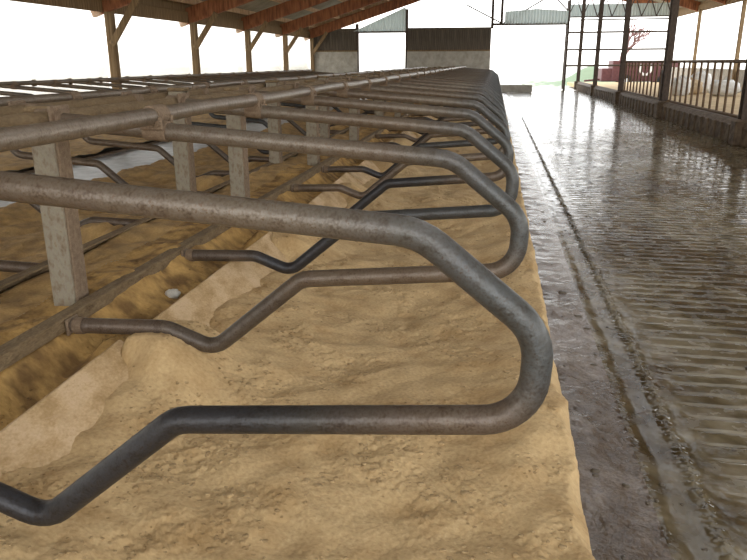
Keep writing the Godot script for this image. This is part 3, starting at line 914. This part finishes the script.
# ---------------------------------------------------------------- cubicles
func build_cubicles() -> void:
	# row 1 beside the wet alley
	var kinds := []
	var k := -1
	var z := -1.404 + STEP
	while z > ROW_END + 0.4:
		var variant := posmod(k + 1, 4) if k < 4 else posmod(k * 7 + 3, 4)
		var name_ := "cubicle_divider"
		var o: Node3D
		if kinds.size() < 4:
			o = make_divider(name_, [3, 0, 1, 2][kinds.size()], false, 22)
			kinds.append(o)
		else:
			o = copy(kinds[0], Vector3.ZERO) if variant == 3 else copy(kinds[variant + 1], Vector3.ZERO)
		o.position = Vector3(0, 0, z)
		var look: int = [3, 0, 1, 2][kinds.size() - 1] if kinds.size() <= 4 and k < 3 else variant
		tag(o, LOOKS[look], "cubicle divider", "dividers beside the wet alley")
		z -= STEP
		k += 1
	# row 2, back to back with it
	var first: Node3D = null
	var other: Node3D = null
	z = -3.4 + 3.0 * STEP
	while z > ROW_END + 0.4:
		var o: Node3D
		if first == null:
			first = make_divider("cubicle_divider", 2, true, 12); o = first
		elif other == null:
			other = make_divider("cubicle_divider", 1, true, 12); o = other
		else:
			o = copy(first if rng.randf() < 0.5 else other, Vector3.ZERO)
		o.position = Vector3(0, -0.03, z)
		var rusty: bool = o == other or (o != first and o.get_child(0).mesh == other.get_child(0).mesh)
		tag(o, "dusty divider hoop pointing at the pale back alley with a %s lower arm" % ("rust-brown" if rusty else "dark steel"), "cubicle divider", "dividers pointing at the back alley")
		z -= STEP
	# row 3 under the open side: its heads are at the wall
	z = -0.6
	while z > ROW_END + 0.4:
		var tan_arm := rng.randf() < 0.5
		var o := copy(kinds[0] if tan_arm else kinds[2], Vector3(-6.62, -0.13, z))
		tag(o, "steel divider hoop in front of the open bright side with a %s lower arm" % ("dusty tan" if tan_arm else "rust-brown"), "cubicle divider", "dividers along the open side")
		z -= STEP
	var start := 1.6
	# rails that run the length of the rows
	var rails := [
		["neck_rail", -1.26, 1.262, 0.031, "pipe", 31, 0.006, "long dusty steel neck rail clamped on the hoops beside the wet alley"],
		["neck_rail", 2.0 * MID + 1.26, 1.232, 0.031, "pipe", 32, 0.006, "long dusty steel neck rail clamped on the hoops of the back row"],
		["neck_rail", -7.88, 1.132, 0.031, "pipe", 33, 0.004, "long steel neck rail in front of the open bright side"],
		["head_rail", -1.705, 1.238, 0.036, "rail_dust", 34, 0.003, "dust-caked head rail bolted to the posts on the sand bed side"],
		["head_rail", 2.0 * MID + 1.705, 1.208, 0.04, "rail_dust", 35, 0.003, "dust-caked head rail bolted to the posts on the back row side"],
		["head_rail", -8.32, 1.108, 0.036, "rail_dust", 36, 0.003, "dust-caked head rail behind the hoops of the open side"]]
	for r in rails:
		var path := wavy(r[1], r[2], start, ROW_END, r[6], r[5])
		var cols := PackedColorArray()
		for p in path:
			cols.append(Color(0.34, 0.29, 0.235).lerp(Color(0.25, 0.205, 0.16), rng.randf()) if r[4] == "pipe" else Color.WHITE)
		var o := part(r[0], tube_mesh(path, r[3], 16, cols), M[r[4]])
		tag(o, r[7], "rail")
	for r in [[-1.775, "dusty low rail along the sand bed that carries the feet of the hoops"], [2.0 * MID + 1.775, "dusty low rail of the back row behind the posts"]]:
		var q := Bag.new()
		var s := 1.0 if r[0] > MID else -1.0
		q.box(Vector3(0.012, 0.06, start - ROW_END), Transform3D(Basis.IDENTITY, Vector3(0.03 * s, 0.012, 0)), 0.003)
		q.box(Vector3(0.06, 0.012, start - ROW_END), Transform3D(Basis.IDENTITY, Vector3(0, 0.037, 0)), 0.003)
		q.box(Vector3(0.06, 0.012, start - ROW_END), Transform3D(Basis.IDENTITY, Vector3(0, -0.015, 0)), 0.003)
		var o := part("low_rail", q.mesh(), M.rail_dust, null, Vector3(r[0], 0.385, (start + ROW_END) * 0.5))
		tag(o, r[1], "rail")
	# posts in pairs between the two rows
	var post: Node3D = null
	for j in 14:
		var pz := -2.82 + 2.3 - 2.3 * j
		if pz < ROW_END + 0.5: break
		for side in [[-1.895, "flat galvanised post with rusty edge behind the near low rail", "posts of the bed beside the wet alley"], [2.0 * MID + 1.815, "flat galvanised post with rusty edge behind the far low rail", "posts of the back row"]]:
			var at := Vector3(side[0], 0.05, pz - (0.0 if side[0] > MID else -0.1))
			if post == null:
				post = thing("cubicle_post", at)
				var h := Bag.new()
				h.box(Vector3(0.11, 1.2, 0.014), Transform3D(Basis.IDENTITY, Vector3(0, 0.6, 0.048)), 0.003)
				h.box(Vector3(0.014, 1.2, 0.1), Transform3D(Basis.IDENTITY, Vector3(0.03, 0.6, 0)), 0.003)
				h.box(Vector3(0.11, 1.2, 0.014), Transform3D(Basis.IDENTITY, Vector3(0, 0.6, -0.048)), 0.003)
				part("shaft", h.mesh(), M.galvanised, post)
				part("edge_strip", box_mesh(Vector3(0.016, 1.18, 0.09), 0.003), M.rust, post, Vector3(0.058, 0.6, 0))
				part("cap_plate", box_mesh(Vector3(0.125, 0.025, 0.12), 0.008), M.rail_dust, post, Vector3(0, 1.215, 0))
				tag(post, side[1], "post", side[2])
			else:
				tag(copy(post, at), side[1], "post", side[2])
	# brisket boards leaning at the head of the sand bed
	var board: Node3D = null
	for j in 13:
		var bz := -1.35 - 2.32 * j
		var at := Vector3(-1.335, 0.245, bz)
		if board == null:
			board = thing("brisket_board", at)
			part("plank", box_mesh(Vector3(0.34, 0.028, 2.28), 0.006), M.board, board)
			part("cleat", box_mesh(Vector3(0.3, 0.03, 0.06), 0.005), M.board, board, Vector3(0, -0.03, 0.9))
		else:
			copy(board, at)
	for o in get_children():
		if String(o.name).begins_with("brisket_board"):
			o.rotation = Vector3(rng.randf_range(-0.012, 0.012), rng.randf_range(-0.01, 0.01), deg_to_rad(-36.0))
			tag(o, "pale tan brisket board leaning half buried in the sand", "board", "brisket boards of the sand bed")
	# a pale stone in the gap behind the boards
	var st := part("stone", lump(Vector3(0.075, 0.05, 0.06), 5, 0.9, 0.35, 14, 8), M.stone, null, Vector3(-1.6, bed(KERB + 1.6, -1.6, -3.25) + 0.015, -3.25))
	tag(st, "small whitish stone lying in the gap behind the brisket board", "stone")

# ---------------------------------------------------------------- beyond the barn
func build_outside() -> void:
	# maroon wagon with a white horseshoe-shaped mark on its side
	var w := thing("farm_wagon", Vector3(9.2, -0.15, -51.6))
	part("body", box_mesh(Vector3(4.2, 1.35, 2.0), 0.05), M.maroon, w, Vector3(0.55, 1.0, 0))
	part("front_step", box_mesh(Vector3(0.7, 0.85, 1.8), 0.04), M.maroon, w, Vector3(-1.85, 0.75, 0))
	part("drawbar", bar_mesh(Vector3(-2.1, 0.45, 0), Vector3(-3.2, 0.35, 0), 0.12, 0.12, 0.02), M.maroon, w)
	for x in [-0.6, 1.7]:
		for s in [-1.0, 1.0]:
			var wheel := part("wheel", tube_mesh(PackedVector3Array([Vector3(x, 0.38, s * 0.8), Vector3(x, 0.38, s * 1.02)]), 0.38, 20), M.rubber, w)
			part("hub", tube_mesh(PackedVector3Array([Vector3(x, 0.38, s * 1.01), Vector3(x, 0.38, s * 1.05)]), 0.16, 14), M.paint_white, wheel)
	var u := rounded([[-0.3, 0.55, 0], [-0.34, 0.1, 0.15], [-0.1, -0.14, 0.15], [0.1, -0.14, 0.15], [0.34, 0.1, 0.15], [0.3, 0.55, 0]])
	part("painted_mark", tube_mesh(u, 0.07, 8), M.paint_white, w, Vector3(0.55, 0.9, 1.01), Basis.from_scale(Vector3(1, 1, 0.2)))
	tag(w, "maroon farm wagon with a white horseshoe mark standing outside", "wagon")
	# grass bank
	var bank := func(x: float, z: float) -> float: return -0.15 + 1.25 * exp(-pow((x - 7.2) / 1.6, 2.0) - pow((z + 58.0) / 3.0, 2.0)) + 0.05 * n_coarse.get_noise_2d(x, z)
	var g := part("grass_bank", field(spread(2.0, 13.0, 0.3), receding(-50.0, -66.0, 0.3, 0.0), bank, plain_tint), M.grass)
	tag(g, "green grass bank outside behind the maroon wagon", "", "", "structure")
	# bare tree
	var t := thing("bare_tree", Vector3(9.6, -0.15, -60.0))
	var trunk := Bag.new()
	var crown := Bag.new()
	grow(trunk, crown, Vector3.ZERO, Vector3.UP, 1.6, 0.16, 0)
	part("trunk", trunk.mesh(), M.bark, t)
	part("branches", crown.mesh(), M.bark, t)
	tag(t, "bare reddish tree standing outside beyond the end gate", "tree")

func grow(trunk: Bag, crown: Bag, a: Vector3, d: Vector3, l: float, r: float, level: int) -> void:
	var b := a + d * l
	(trunk if level == 0 else crown).tube(PackedVector3Array([a, a.lerp(b, 0.5) + Vector3(rng.randf_range(-1, 1), 0, rng.randf_range(-1, 1)) * l * 0.05, b]), r, 6, PackedColorArray(), true, PackedFloat32Array([r, r * 0.85, r * 0.7]))
	if level >= 5: return
	for k in (3 if level < 4 else 2):
		var side := Vector3(rng.randf_range(-1, 1), rng.randf_range(-0.1, 0.6), rng.randf_range(-1, 1)).normalized()
		grow(trunk, crown, b, (d * 0.9 + side * 0.75).normalized(), l * rng.randf_range(0.62, 0.8), r * 0.62, level + 1)
